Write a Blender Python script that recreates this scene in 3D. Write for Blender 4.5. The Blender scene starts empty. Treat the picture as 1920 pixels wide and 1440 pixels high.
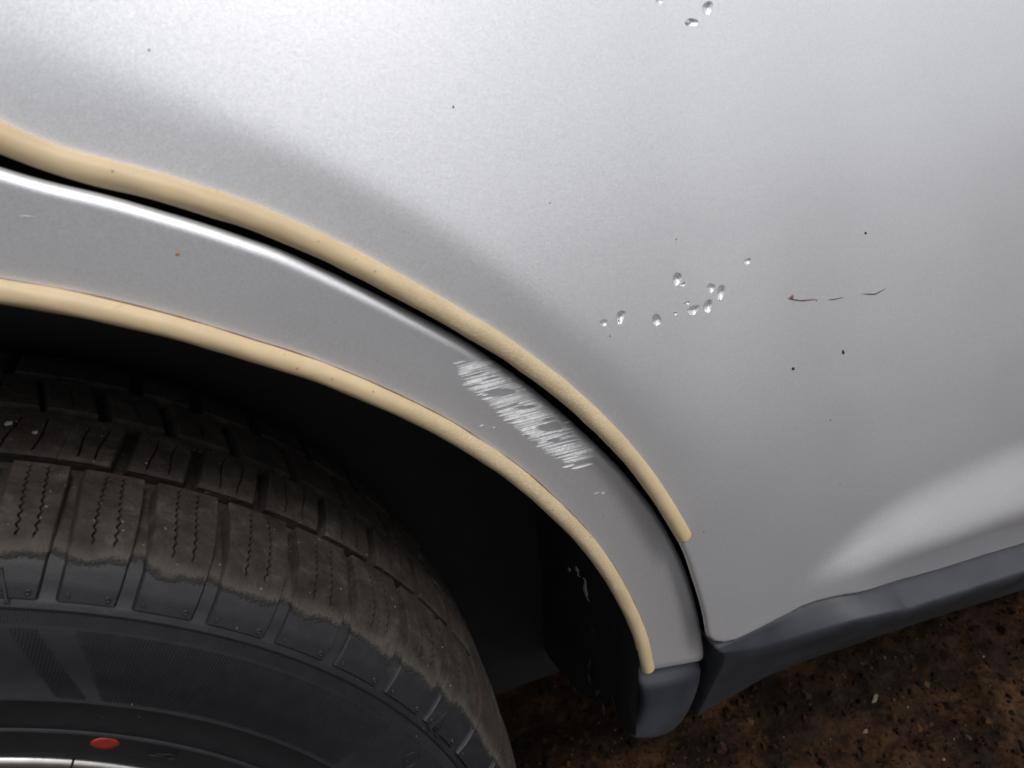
import bpy, math, random
import numpy as np
from mathutils import Vector, Matrix, noise
random.seed(7); rng = np.random.default_rng(7)
scene = bpy.context.scene
col = scene.collection

# ------------------------------------------------------------------ camera
CAM = np.array([0.26044, -0.28422, 0.82222]); YAW, PIT, ROL = 0.30937, 0.51052, -0.0883
FPX = 1448.03                                        # focal length in pixels of the 1920 x 1440 photograph
FW = np.array([math.sin(YAW)*math.cos(PIT), math.cos(YAW)*math.cos(PIT), -math.sin(PIT)])
_r0 = np.cross(FW, [0, 0, 1]); _r0 /= np.linalg.norm(_r0); _u0 = np.cross(_r0, FW)
RT = math.cos(ROL)*_r0 + math.sin(ROL)*_u0
UP = -math.sin(ROL)*_r0 + math.cos(ROL)*_u0
cd = bpy.data.cameras.new('camera'); cam = bpy.data.objects.new('camera', cd); col.objects.link(cam)
cam.matrix_world = Matrix(((RT[0], UP[0], -FW[0], CAM[0]), (RT[1], UP[1], -FW[1], CAM[1]),
                           (RT[2], UP[2], -FW[2], CAM[2]), (0, 0, 0, 1)))
cd.sensor_width = 36.0; cd.lens = 36.0*FPX/1920.0; cd.clip_start = 0.01; cd.clip_end = 1000
cd.dof.use_dof = True; cd.dof.focus_distance = 0.46; cd.dof.aperture_fstop = 15.0      # a phone's small lens at arm's length
scene.camera = cam

# ------------------------------------------------------------------ light
SUN_EL, SUN_AZ = math.radians(56), math.radians(157)   # azimuth measured from +Y towards +X
sdir = Vector((math.sin(SUN_AZ)*math.cos(SUN_EL), math.cos(SUN_AZ)*math.cos(SUN_EL), math.sin(SUN_EL)))
world = bpy.data.worlds.new('World'); scene.world = world; world.use_nodes = True
wn = world.node_tree.nodes; wl = world.node_tree.links
bg = wn['Background']; sky = wn.new('ShaderNodeTexSky'); sky.sky_type = 'NISHITA'; sky.sun_disc = False
sky.sun_elevation = SUN_EL; sky.sun_rotation = SUN_AZ; sky.dust_density = 4.0; sky.air_density = 1.0
hs = wn.new('ShaderNodeHueSaturation'); hs.inputs['Saturation'].default_value = 0.34
wl.new(sky.outputs[0], hs.inputs['Color']); wl.new(hs.outputs[0], bg.inputs[0]); bg.inputs[1].default_value = 0.13
sl = bpy.data.lights.new('sun', 'SUN'); sl.energy = 1.5; sl.angle = math.radians(12); sl.color = (1, 0.975, 0.94)
so = bpy.data.objects.new('sun', sl); col.objects.link(so); so.rotation_euler = (-sdir).to_track_quat('-Z', 'Y').to_euler()
scene.view_settings.view_transform = 'Standard'; scene.view_settings.look = 'None'
scene.view_settings.gamma = 1.0; scene.view_settings.exposure = -0.07; scene.view_settings.use_curve_mapping = False

# ------------------------------------------------------------------ pixel rays and body surfaces
def ray(px, py):
    return FW + (px-960)/FPX*RT - (py-720)/FPX*UP
def hit_y(px, py, y):
    d = ray(px, py); return CAM + d*(y-CAM[1])/d[1]
def softplus(v, w):
    v = np.asarray(v, float)/w
    return w*np.where(v > 30, v, np.log1p(np.exp(np.clip(v, -60, 30))))
def sstep(a, b, v):
    t = np.clip((np.asarray(v, float)-a)/(b-a), 0, 1); return t*t*(3-2*t)

CREASE = np.array([hit_y(a, b, 0.012)[[0, 2]] for a, b in
    [(-500, -40), (-250, 55), (0, 62), (200, 136), (400, 214), (600, 294), (800, 408), (950, 508), (1080, 622), (1180, 760), (1290, 960)]])
_cx = np.concatenate([[-.2], CREASE[1:8, 0], [.45, .55, .8, 1.7]]); _cz = np.concatenate([[CREASE[1, 1]+.12], CREASE[1:8, 1], [.60, .545, .49, .45]])
_cg = np.linspace(-.3, 1.7, 800); _czg = np.interp(_cg, _cx, _cz)
for _ in range(60): _czg[1:-1] = .25*_czg[:-2]+.5*_czg[1:-1]+.25*_czg[2:]
def z_crease(x): return np.interp(x, _cg, _czg)
_U = np.array([hit_y(a, b, -0.002)[[0, 2]] for a, b in [(1500, 1100), (1560, 1040), (1620, 985), (1750, 918), (1920, 857), (2150, 800), (2500, 740)]])
_L = np.array([hit_y(a, b, y)[[0, 2]] for a, b, y in [(1500, 1094, -.002), (1600, 1066, -.006), (1700, 1040, -.011), (1920, 985, -.018), (2200, 925, -.022), (2600, 850, -.024)]])
def zU(x): return np.interp(x, _U[:, 0], _U[:, 1])
def zL(x): return np.minimum(np.interp(x, _L[:, 0], _L[:, 1]), zU(x))
KLEAN = 0.150                                         # lean of the door above the flare crease
def s_door(x, z):
    x = np.asarray(x, float); z = np.asarray(z, float)
    y = -.002 + 0.040*(z-0.62) + 0.12*(z-0.62)**2 + 0.08*(x-0.40)**2 + 0.5*np.clip(z-0.90, 0, 1)**2
    w = np.interp(x, [.10, .19, .27, .36, .42, .52, .8], [.006, .005, .0032, .0032, .009, .035, .060])
    y = y + KLEAN*np.interp(x, [.14, .22, .30, .40, .5], [.72, .84, .95, 1.0, 1.0])*softplus(z-z_crease(x), w)
    wU = 0.0045; wL = 0.003
    y = y - 0.31*np.maximum(softplus(zU(x)-z, wU)-softplus(zL(x)-z, wL)-0.0012, 0) + 0.30*np.minimum(softplus(zL(x)-z, wL), .05)*sstep(.54, .62, x)
    return y
def s_quarter(x, z):
    x = np.asarray(x, float); z = np.asarray(z, float)
    return 0.004 - 0.02*(z-0.62) + 0.06*(x-0.30)**2
def hit(px, py, surf, off=0.0):
    y = 0.0; d = ray(px, py)
    for _ in range(9):
        p = CAM + d*(y-CAM[1])/d[1]
        y = float(surf(p[0], p[2]))+off
    return CAM + d*(y-CAM[1])/d[1]
def resample(pts, n):
    pts = np.array(pts, float)
    # Catmull-Rom smoothing then even spacing
    P = np.vstack([2*pts[0]-pts[1], pts, 2*pts[-1]-pts[-2]]); out = []
    for i in range(1, len(P)-2):
        for t in np.linspace(0, 1, 24, endpoint=False):
            a, b, c, d = P[i-1:i+3]
            out.append(0.5*((2*b)+(-a+c)*t+(2*a-5*b+4*c-d)*t*t+(-a+3*b-3*c+d)*t**3))
    out.append(pts[-1]); out = np.array(out)
    L = np.concatenate([[0], np.cumsum(np.linalg.norm(np.diff(out, axis=0), axis=1))])
    s = np.linspace(0, L[-1], n)
    return np.stack([np.interp(s, L, out[:, k]) for k in range(out.shape[1])], 1)
def smooth(a, it):
    a = a.copy()
    for _ in range(it): a[1:-1] = 0.25*a[:-2]+0.5*a[1:-1]+0.25*a[2:]
    return a

# ------------------------------------------------------------------ object helpers
def mesh_obj(name, verts, faces, mat, parent=None, smooth_shade=True, **props):
    me = bpy.data.meshes.new(name); me.from_pydata([tuple(map(float, v)) for v in verts], [], [tuple(f) for f in faces])
    me.validate(); me.update()
    if smooth_shade: me.polygons.foreach_set('use_smooth', [True]*len(me.polygons))
    me.materials.append(mat)
    o = bpy.data.objects.new(name, me); col.objects.link(o)
    if parent is not None:
        o.parent = parent; o.matrix_parent_inverse = parent.matrix_world.inverted()
    for k, v in props.items(): o[k] = v
    return o
def grid_faces(n, m, wrap=False, flip=False, base=0):
    f = []
    for i in range(n if wrap else n-1):
        a = i*m; b = ((i+1) % n)*m
        for j in range(m-1):
            q = (base+a+j, base+b+j, base+b+j+1, base+a+j+1)
            f.append(q[::-1] if flip else q)
    return f
def tube(path, rad, seg=20, squash=1.0, cap_round=0.0015, wob=0.0):
    path = np.array(path); n = len(path)
    T = np.gradient(path, axis=0); T /= np.linalg.norm(T, axis=1)[:, None]
    rad = np.broadcast_to(rad, (n,)).astype(float)
    V = []; rings = []
    def ring(c, t, r, ph):
        o = np.array([0, -1.0, 0]); o = o-(o@t)*t; o /= np.linalg.norm(o); b = np.cross(t, o)
        rings.append(len(V))
        for k in range(seg):
            a = 2*math.pi*k/seg
            w = 1+wob*noise.noise(Vector((ph*90, math.cos(a)*1.5, math.sin(a)*1.5)))
            V.append(c+r*w*(math.cos(a)*o*squash+math.sin(a)*b))
    acc = 0
    cr = cap_round
    for q in (0.35, 0.7, 0.93): ring(path[0]-T[0]*cr*(1-q)*1.0, T[0], rad[0]-cr*(1-math.sqrt(1-(1-q)**2)), 0)
    for i in range(n):
        if i: acc += np.linalg.norm(path[i]-path[i-1])
        ring(path[i], T[i], rad[i], acc)
    for q in (0.93, 0.7, 0.35): ring(path[-1]+T[-1]*cr*(1-q), T[-1], rad[-1]-cr*(1-math.sqrt(1-(1-q)**2)), acc)
    F = []
    for i in range(len(rings)-1):
        for k in range(seg):
            F.append((rings[i]+k, rings[i]+(k+1) % seg, rings[i+1]+(k+1) % seg, rings[i+1]+k))
    F.append([rings[0]+k for k in range(seg)][::-1]); F.append([rings[-1]+k for k in range(seg)])
    return V, F

# ------------------------------------------------------------------ materials
def new_mat(name):
    m = bpy.data.materials.new(name); m.use_nodes = True
    nt = m.node_tree; b = nt.nodes['Principled BSDF']
    return m, nt, b
class NB:
    def __init__(s, nt): s.nt = nt
    def n(s, t, **kw):
        o = s.nt.nodes.new(t)
        for k, v in kw.items(): setattr(o, k, v)
        return o
    def l(s, a, b): s.nt.links.new(a, b)
    def noise(s, vec, scale, detail=4, rough=0.55, dist=0.0):
        o = s.n('ShaderNodeTexNoise'); o.inputs['Scale'].default_value = scale; o.inputs['Detail'].default_value = detail
        o.inputs['Roughness'].default_value = rough; o.inputs['Distortion'].default_value = dist
        s.l(vec, o.inputs['Vector']); return o
    def voro(s, vec, scale, feature='F1'):
        o = s.n('ShaderNodeTexVoronoi'); o.feature = feature; o.inputs['Scale'].default_value = scale; s.l(vec, o.inputs['Vector']); return o
    def ramp(s, fac, stops):
        o = s.n('ShaderNodeValToRGB'); cr = o.color_ramp
        while len(cr.elements) < len(stops): cr.elements.new(0.5)
        for e, (p, c) in zip(cr.elements, stops):
            e.position = p; e.color = (*c, 1) if len(c) == 3 else c
        s.l(fac, o.inputs[0]); return o
    def mix(s, fac, a, b):
        o = s.n('ShaderNodeMix', data_type='RGBA')
        for i, v in ((0, fac), (6, a), (7, b)):
            if hasattr(v, 'is_output') or isinstance(v, bpy.types.NodeSocket): s.l(v, o.inputs[i])
            else: o.inputs[i].default_value = v if i == 0 else (*v, 1)
        return o.outputs[2]
    def math(s, op, a, b=None, clamp=False):
        o = s.n('ShaderNodeMath', operation=op, use_clamp=clamp)
        for i, v in ((0, a), (1, b)):
            if v is None: continue
            if isinstance(v, bpy.types.NodeSocket): s.l(v, o.inputs[i])
            else: o.inputs[i].default_value = v
        return o.outputs[0]
    def mr(s, v, a, b, c=0.0, d=1.0, smooth=True):
        o = s.n('ShaderNodeMapRange', interpolation_type='SMOOTHSTEP' if smooth else 'LINEAR')
        s.l(v, o.inputs[0])
        for i, q in ((1, a), (2, b), (3, c), (4, d)): o.inputs[i].default_value = q
        return o.outputs[0]
    def bump(s, h, strength, dist):
        o = s.n('ShaderNodeBump'); o.inputs['Strength'].default_value = strength; o.inputs['Distance'].default_value = dist
        s.l(h, o.inputs['Height']); return o

def paint_material():
    m, nt, b = new_mat('silver_paint'); k = NB(nt)
    tc = k.n('ShaderNodeTexCoord').outputs['Object']
    geo = k.n('ShaderNodeNewGeometry')
    v = k.voro(tc, 4000)
    sub = k.n('ShaderNodeVectorMath', operation='SUBTRACT'); k.l(v.outputs['Color'], sub.inputs[0]); sub.inputs[1].default_value = (.5, .5, .5)
    sc = k.n('ShaderNodeVectorMath', operation='SCALE'); k.l(sub.outputs[0], sc.inputs[0]); sc.inputs['Scale'].default_value = 0.105
    ad = k.n('ShaderNodeVectorMath', operation='ADD'); k.l(geo.outputs['Normal'], ad.inputs[0]); k.l(sc.outputs[0], ad.inputs[1])
    nm = k.n('ShaderNodeVectorMath', operation='NORMALIZE'); k.l(ad.outputs[0], nm.inputs[0])
    k.l(nm.outputs[0], b.inputs['Normal'])
    # dust film and specks
    big = k.noise(tc, 9, 3); fine = k.noise(tc, 900, 2)
    basec = k.mix(k.mr(fine.outputs[0], .35, .7), (.75, .765, .805), (.80, .81, .845))
    sp = k.voro(tc, 95); rnd = k.n('ShaderNodeSeparateColor'); k.l(sp.outputs['Color'], rnd.inputs[0])
    size = k.math('MULTIPLY', k.math('POWER', rnd.outputs[0], 12.0), 0.06)
    dark = k.math('MULTIPLY', k.math('LESS_THAN', sp.outputs['Distance'], size), 0.75)
    c2 = k.mix(dark, basec, (.05, .045, .04))
    sp2 = k.voro(tc, 60); r2 = k.n('ShaderNodeSeparateColor'); k.l(sp2.outputs['Color'], r2.inputs[0])
    lit = k.math('LESS_THAN', sp2.outputs['Distance'], k.math('MULTIPLY', k.math('POWER', r2.outputs[1], 14.0), 0.05))
    c3 = k.mix(lit, c2, (.75, .74, .72))
    k.l(c3, b.inputs['Base Color'])
    spk = k.math('MAXIMUM', dark, lit)
    k.l(k.math('SUBTRACT', 0.76, k.math('MULTIPLY', spk, .7), True), b.inputs['Metallic'])
    k.l(k.mr(big.outputs[0], .3, .7, .46, .50), b.inputs['Roughness'])
    b.inputs['Coat Weight'].default_value = 0.9; b.inputs['Coat Roughness'].default_value = 0.05
    return m
def plain(name, colr, rough, metal=0.0, bump=None, var=None, spec=0.5):
    m, nt, b = new_mat(name); k = NB(nt); tc = k.n('ShaderNodeTexCoord').outputs['Object']
    n1 = k.noise(tc, var or 40, 5)
    lo = tuple(c*.8 for c in colr); hi = tuple(min(c*1.2, 1) for c in colr)
    k.l(k.mix(k.mr(n1.outputs[0], .3, .7), lo, hi), b.inputs['Base Color'])
    b.inputs['Roughness'].default_value = rough; b.inputs['Metallic'].default_value = metal
    b.inputs['Specular IOR Level'].default_value = spec
    if bump:
        n2 = k.noise(tc, bump[0], 3); k.l(k.bump(n2.outputs[0], bump[1], bump[2]).outputs[0], b.inputs['Normal'])
    return m
def trim_material():
    m, nt, b = new_mat('cream_rubber'); k = NB(nt); tc = k.n('ShaderNodeTexCoord').outputs['Object']
    n1 = k.noise(tc, 35, 5); n2 = k.noise(tc, 260, 4)
    c = k.mix(k.mr(n1.outputs[0], .3, .7), (.49, .382, .230), (.565, .446, .278))
    # worn greyish abraded patch in the middle of both trims
    geo = k.n('ShaderNodeSeparateXYZ'); k.l(tc, geo.inputs[0])
    wearx = k.math('MULTIPLY', k.mr(geo.outputs[0], .29, .34), k.mr(geo.outputs[0], .43, .385))
    stretch = k.n('ShaderNodeMapping'); stretch.inputs['Scale'].default_value = (500, 1500, 1500); k.l(tc, stretch.inputs[0])
    n3 = k.noise(stretch.outputs[0], 1, 4, .7)
    wear = k.math('MULTIPLY', wearx, k.mr(n3.outputs[0], .50, .60))
    c = k.mix(k.math('MULTIPLY', wear, .38), c, (.76, .71, .61))
    # grime: fine dark specks and smears
    sp = k.voro(tc, 330); r = k.n('ShaderNodeSeparateColor'); k.l(sp.outputs['Color'], r.inputs[0])
    dk = k.math('LESS_THAN', sp.outputs['Distance'], k.math('MULTIPLY', k.math('POWER', r.outputs[0], 5.0), 0.20))
    c = k.mix(k.math('MULTIPLY', dk, .6), c, (.12, .09, .06))
    mp = k.n('ShaderNodeMapping'); mp.inputs['Scale'].default_value = (60, 60, 240); mp.inputs['Rotation'].default_value = (0, .5, 0); k.l(tc, mp.inputs[0])
    n4 = k.noise(mp.outputs[0], 1, 5, .65)
    c = k.mix(k.mr(n4.outputs[0], .62, .78, 0, .5), c, (.34, .20, .11))
    # road film where the tube turns down to the arch
    k.l(c, b.inputs['Base Color'])
    b.inputs['Roughness'].default_value = .5; b.inputs['Specular IOR Level'].default_value = .35
    h = k.math('ADD', k.math('MULTIPLY', n2.outputs[0], .25), k.math('MULTIPLY', wear, .7))
    k.l(k.bump(h, .5, .0006).outputs[0], b.inputs['Normal'])
    return m
def tyre_material():
    m, nt, b = new_mat('tyre_rubber'); k = NB(nt); tc = k.n('ShaderNodeTexCoord').outputs['Object']
    s = k.n('ShaderNodeSeparateXYZ'); k.l(tc, s.inputs[0])
    dz = k.math('SUBTRACT', s.outputs[2], .343)
    r = k.math('SQRT', k.math('ADD', k.math('POWER', s.outputs[0], 2.0), k.math('POWER', dz, 2.0)))
    nA = k.noise(tc, 42, 2, .5); nB = k.noise(tc, 320, 3, .6); nC = k.noise(tc, 900, 3, .6); nD = k.noise(tc, 130, 5, .6)
    rr = k.math('ADD', r, k.math('ADD', k.math('MULTIPLY', k.math('SUBTRACT', nA.outputs[0], .5), .0095), k.math('MULTIPLY', k.math('SUBTRACT', nB.outputs[0], .5), .0014)))
    dirt0 = k.mr(k.math('ADD', rr, k.math('MULTIPLY', k.math('SUBTRACT', nC.outputs[0], .5), .0030)), .3256, .3284)
    film = k.math('MULTIPLY', k.mr(rr, .3135, .3262), k.mr(nD.outputs[0], .48, .72, 0, .34))
    dirt = k.math('MAXIMUM', dirt0, film)
    crust = k.math('MULTIPLY', dirt, k.mr(rr, .3335, .3270))
    clean = k.mix(k.mr(nD.outputs[0], .35, .7), (.0092, .0091, .0118), (.0128, .0127, .0158))
    nM = k.noise(tc, 60, 9, .72)
    mud = k.ramp(nM.outputs[0], [(.33, (.0075, .0053, .0041)), (.46, (.0175, .0132, .0102)), (.56, (.028, .0222, .0175)), (.68, (.060, .049, .039))])
    red = k.mix(k.mr(nA.outputs[0], .5, .7, 0, .6), mud.outputs[0], (.030, .0182, .0125))
    mud2 = k.mix(k.math('MULTIPLY', crust, .7), red, (.064, .057, .048))
    grit = k.voro(tc, 420); gc = k.n('ShaderNodeSeparateColor'); k.l(grit.outputs['Color'], gc.inputs[0])
    gm = k.math('LESS_THAN', grit.outputs['Distance'], k.math('MULTIPLY', k.math('POWER', gc.outputs[0], 14.0), .26))
    mud3 = k.mix(k.math('MULTIPLY', gm, .7), mud2, (.20, .17, .13))
    c = k.mix(dirt, clean, mud3)
    g2 = k.voro(tc, 230); gcc = k.n('ShaderNodeSeparateColor'); k.l(g2.outputs['Color'], gcc.inputs[0])
    gm2 = k.math('LESS_THAN', g2.outputs['Distance'], k.math('MULTIPLY', k.math('POWER', gcc.outputs[0], 14.0), .12))
    c = k.mix(k.math('MULTIPLY', gm2, .6), c, (.16, .15, .14))
    k.l(c, b.inputs['Base Color'])
    k.l(k.math('ADD', k.math('MULTIPLY', dirt, .26), .60), b.inputs['Roughness'])
    b.inputs['Specular IOR Level'].default_value = .42
    h = k.math('ADD', k.math('MULTIPLY', k.math('MULTIPLY', dirt0, k.math('ADD', nB.outputs[0], k.math('MULTIPLY', nD.outputs[0], 1.3))), 1.0), k.math('ADD', k.math('MULTIPLY', dirt0, .12), k.math('MULTIPLY', nC.outputs[0], .14)))
    k.l(k.bump(h, .8, .0012).outputs[0], b.inputs['Normal'])
    return m
def cladding_material():
    m, nt, b = new_mat('slate_plastic'); k = NB(nt); tc = k.n('ShaderNodeTexCoord').outputs['Object']
    n1 = k.noise(tc, 30, 5); n2 = k.noise(tc, 1500, 2); n3 = k.noise(tc, 220, 5, .7)
    c = k.mix(k.mr(n1.outputs[0], .3, .7), (.025, .0275, .036), (.034, .0375, .047))
    c = k.mix(k.mr(n3.outputs[0], .62, .78, 0, .35), c, (.11, .11, .11))
    k.l(c, b.inputs['Base Color']); k.l(k.mr(n1.outputs[0], .3, .7, .50, .64), b.inputs['Roughness'])
    k.l(k.bump(n2.outputs[0], .18, .0004).outputs[0], b.inputs['Normal'])
    return m
def liner_material():
    m, nt, b = new_mat('liner_plastic'); k = NB(nt); tc = k.n('ShaderNodeTexCoord').outputs['Object']
    n1 = k.noise(tc, 25, 5); n3 = k.noise(tc, 300, 5, .7)
    c = k.mix(k.mr(n1.outputs[0], .35, .7), (.020, .020, .0235), (.032, .0318, .0350))
    c = k.mix(k.mr(n3.outputs[0], .66, .8, 0, .5), c, (.07, .06, .052))
    k.l(c, b.inputs['Base Color']); b.inputs['Roughness'].default_value = .55
    k.l(k.bump(k.noise(tc, 120, 4).outputs[0], .25, .002).outputs[0], b.inputs['Normal'])
    return m
def soil_material(name, stuff=False):
    m, nt, b = new_mat(name); k = NB(nt); tc = k.n('ShaderNodeTexCoord').outputs['Object']
    n1 = k.noise(tc, 13, 6, .65); n2 = k.noise(tc, 120, 5, .7); n3 = k.noise(tc, 45, 3)
    if stuff:
        at = k.n('ShaderNodeAttribute', attribute_name='tone')
        c = k.ramp(at.outputs['Fac'], [(0, (.003, .0014, .0006)), (.45, (.013, .0057, .0021)), (.75, (.038, .018, .0065)), (.93, (.085, .047, .021)), (1, (.16, .135, .10))]).outputs[0]
    else:
        mx = k.math('ADD', k.math('MULTIPLY', n1.outputs[0], .6), k.math('MULTIPLY', n2.outputs[0], .4))
        c = k.ramp(mx, [(.36, (.0026, .0013, .0007)), (.46, (.0085, .0038, .0014)), (.55, (.028, .0125, .0044)), (.68, (.078, .039, .0145))]).outputs[0]
    k.l(c, b.inputs['Base Color']); k.l(k.mr(n3.outputs[0], .4, .65, .75, .95), b.inputs['Roughness']); b.inputs['Specular IOR Level'].default_value = .18
    k.l(k.bump(n2.outputs[0], .6, .006).outputs[0], b.inputs['Normal'])
    return m
M_PAINT = paint_material(); M_TRIM = trim_material(); M_TYRE = tyre_material(); M_CLAD = cladding_material(); M_LINER = liner_material()
M_BLACK = plain('black_seal', (.004, .004, .0045), .8, spec=.2)
M_RIM = plain('alloy', (.55, .54, .52), .28, metal=.9, bump=(60, .15, .002))
M_RED = plain('red_paint_dot', (.24, .018, .013), .5, var=300)
M_SOIL = soil_material('wet_soil'); M_LITTER = soil_material('soil_litter', True)
M_SCUFF = plain('white_scuff', (.93, .94, .96), .5, var=500)
M_MUD = plain('dried_mud', (.024, .020, .018), .9, var=300)
M_DUST = plain('pale_dust', (.085, .075, .063), .95, var=200)
M_STEM = plain('dry_stem', (.15, .082, .052), .8, var=900)
M_SPECK = plain('dark_grit', (.03, .028, .027), .8, var=900)
M_RUST = plain('rust', (.34, .17, .085), .8, var=900)
M_STONE = plain('pale_stone', (.22, .20, .18), .8, var=500)
mw, ntw, bw = new_mat('water'); bw.inputs['Transmission Weight'].default_value = 1.0; bw.inputs['IOR'].default_value = 1.33
bw.inputs['Roughness'].default_value = 0.0; bw.inputs['Base Color'].default_value = (1, 1, 1, 1); M_WATER = mw

# ------------------------------------------------------------------ ground
def axis(lo, hi, step, far):
    core = np.arange(lo, hi+1e-6, step); out = []
    d = step
    x = hi
    right = []
    while x < far: d *= 1.35; x += d; right.append(x)
    d = step; x = lo; left = []
    while x > -far: d *= 1.35; x -= d; left.append(x)
    return np.concatenate([left[::-1], core, right])
gx = axis(.25, 1.35, .008, 300); gy = axis(-.02, .75, .008, 300)
V = []
for a in gx:
    for c in gy:
        inside = .0 < a < 1.7 and -.4 < c < 1.1
        h = 0.0
        if inside:
            p = Vector((a*14, c*14, 1.3)); h = .010*noise.noise(p)+.006*noise.noise(p*3.1)+.004*noise.noise(p*8)
            h -= .004
        V.append((a, c, h))
ground = mesh_obj('ground', V, grid_faces(len(gx), len(gy)), M_SOIL, kind='structure')

# ------------------------------------------------------------------ the car
car = bpy.data.objects.new('car', None); col.objects.link(car); car.location = (0.42, 0.3, 0.0); car.empty_display_size = .2
bpy.context.view_layer.update()
car['label'] = 'silver car seen at its rear wheel arch, with cream edge trims and a scuffed panel'
car['category'] = 'car'

# -------- rear door
TU = [(0, 228), (50, 249), (105, 271), (165, 290), (225, 305), (300, 326), (375, 349), (480, 385), (546, 411), (662, 465), (773, 527), (867, 582), (960, 635), (987, 659), (1050, 706), (1112, 760), (1184, 834), (1230, 892), (1267, 947), (1294, 996)]
TL = [(0, 286), (50, 310), (120, 334), (215, 356), (300, 376), (375, 400), (480, 432), (517, 449), (633, 502), (750, 562), (867, 627), (925, 664), (1000, 712), (1071, 769), (1142, 836), (1197, 901), (1238, 963), (1270, 1014)]
tu = resample(TU, 60); tl = resample(TL, 60)
def blend(f): return tu*f+tl*(1-f)
mid = blend(.5)
edge_px = [tuple(p) for p in blend(.28)[::3]]
edge_px = edge_px[:-1] + [(1277, 1023), (1300, 1084), (1320, 1151), (1329, 1205)]
E1 = np.array([hit(a, b, s_door) for a, b in edge_px]); E1 = E1[:, [0, 2]]; e0 = E1[0]
E1 = resample(np.vstack([[.085, 1.10], [.095, e0[1]+.2], [.115, e0[1]+.10], [.138, e0[1]+.05], [.165, e0[1]+.019], E1]), 200)
CL_T = [(1331, 1227), (1365, 1212), (1413, 1187), (1493, 1146), (1580, 1117), (1680, 1091), (1780, 1062), (1920, 1019), (2150, 950), (2450, 865)]
E2 = np.array([hit(a, b, s_door) for a, b in CL_T])[:, [0, 2]]
E2 = np.vstack([E2, [1.25, E2[-1, 1]-.004], [1.6, E2[-1, 1]-.008]]); E2 = resample(E2, 120)
# round the corner between both edges a little
E = np.vstack([E1, E2[1:]]); E = smooth(E, 2)
nE = len(E)
# outer border of the modelled part of the door
i_top = 0
outer = resample(np.array([[E[0, 0], 1.12], [.45, 1.12], [.9, 1.12], [1.6, 1.12]]), 200)
outer = np.vstack([np.linspace([E[0, 0]-.0, E[0, 1]+.02], [E[0, 0], 1.12], 12), outer[1:], np.linspace([1.6, 1.10], [1.6, E[-1, 1]+.02], 40)])
Ls = np.concatenate([[0], np.cumsum(np.linalg.norm(np.diff(outer, axis=0), axis=1))])
Le = np.concatenate([[0], np.cumsum(np.linalg.norm(np.diff(E, axis=0), axis=1))])
so_ = np.interp(Le/Le[-1], [0, .12, .45, .62, 1], [0, .10, .42, .60, 1])*Ls[-1]
O = np.stack([np.interp(so_, Ls, outer[:, k]) for k in range(2)], 1); O = smooth(O, 10)
tan = np.gradient(E, axis=0); tan /= np.linalg.norm(tan, axis=1)[:, None]
nrm = np.stack([-tan[:, 1], tan[:, 0]], 1)                 # towards the panel's inside (up / right)
nrm = smooth(nrm, 3)
vs = np.concatenate([[0], np.linspace(0, 1, 150)[1:]**1.25])
er = .0028
V = []; m = 0
for i in range(nE):
    e = E[i]
    colp = []
    inner = e+nrm[i]*er
    yb = float(s_door(inner[0], inner[1]))
    for yy, bk in ((.006, .012), (.002, .004)): colp.append((e[0]+nrm[i][0]*bk, yb+er+yy, e[1]+nrm[i][1]*bk))
    for q in np.linspace(0, 1, 6)[:-1]:
        a = q*math.pi/2
        p = inner-nrm[i]*er*math.cos(a); colp.append((p[0], yb+er*(1-math.sin(a)), p[1]))
    pts = inner[None]*(1-vs)[:, None]+O[i][None]*vs[:, None]
    ys = s_door(pts[:, 0], pts[:, 1])
    for p, y in zip(pts, ys): colp.append((p[0], float(y), p[1]))
    m = len(colp); V += colp
door = mesh_obj('rear_door', V, grid_faces(nE, m), M_PAINT, car)
# trim on the door edge
def trim_path(pxs, surf, off, ext):
    pts = np.array([hit(a, b, surf, off) for a, b in pxs])
    return resample(pts, 150)
path = np.array([hit(a, b, s_door, -.0015) for a, b in [tuple(p) for p in mid[::2]]+[tuple(mid[-1])]]); p0 = path[0]
path = np.vstack([[[x, float(s_door(x, z))-.0015, z] for x, z in ((.09, 1.09), (.10, p0[2]+.2), (.12, p0[2]+.10), (.142, p0[2]+.05), (.168, p0[2]+.019))], path])
path = smooth(resample(path, 220), 6)
wpx = np.linalg.norm(tu-tl, axis=1)
V, F = tube(path, np.interp(np.linspace(0, 1, 220), [0, .5, 1], [.0049, .0048, .0043]), 24, .92, .0014, .06)
mesh_obj('edge_trim', V, F, M_TRIM, door, label='cream rubber trim along the door edge, scuffed along its middle')

# -------- sill cladding below the door
def line(pxs, n, y=None, surf=None, off=0.0):
    P = np.array([hit_y(a, b, y) if surf is None else hit(a, b, surf, off) for a, b in pxs]); return P
Tt = np.column_stack([E2[:, 0], s_door(E2[:, 0], E2[:, 1]), E2[:, 1]])
xs = np.concatenate([np.linspace(E2[0, 0]+.005, .60, 60), np.linspace(.603, 1.6, 70)])
Tx = np.stack([xs, np.interp(xs, Tt[:, 0], Tt[:, 1]), np.interp(xs, Tt[:, 0], Tt[:, 2])], 1)
M_px = [(1338, 1231), (1365, 1229), (1400, 1225), (1480, 1209), (1580, 1180), (1680, 1153), (1780, 1126), (1920, 1080), (2200, 990), (2500, 900)]
Mp = []
for a, b in M_px:
    y_ = 0.0
    for _ in range(8):
        p = hit_y(a, b, y_); y_ = float(np.interp(p[0], Tt[:, 0], Tt[:, 1]))+.0015-.020*float(sstep(1330, 1720, a))
    Mp.append(p)
Mp = np.array(Mp)
B_px = [(1285, 1362), (1310, 1345), (1370, 1312), (1440, 1270), (1580, 1217), (1680, 1182), (1780, 1152), (1920, 1109), (2200, 1020), (2500, 930)]
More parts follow.
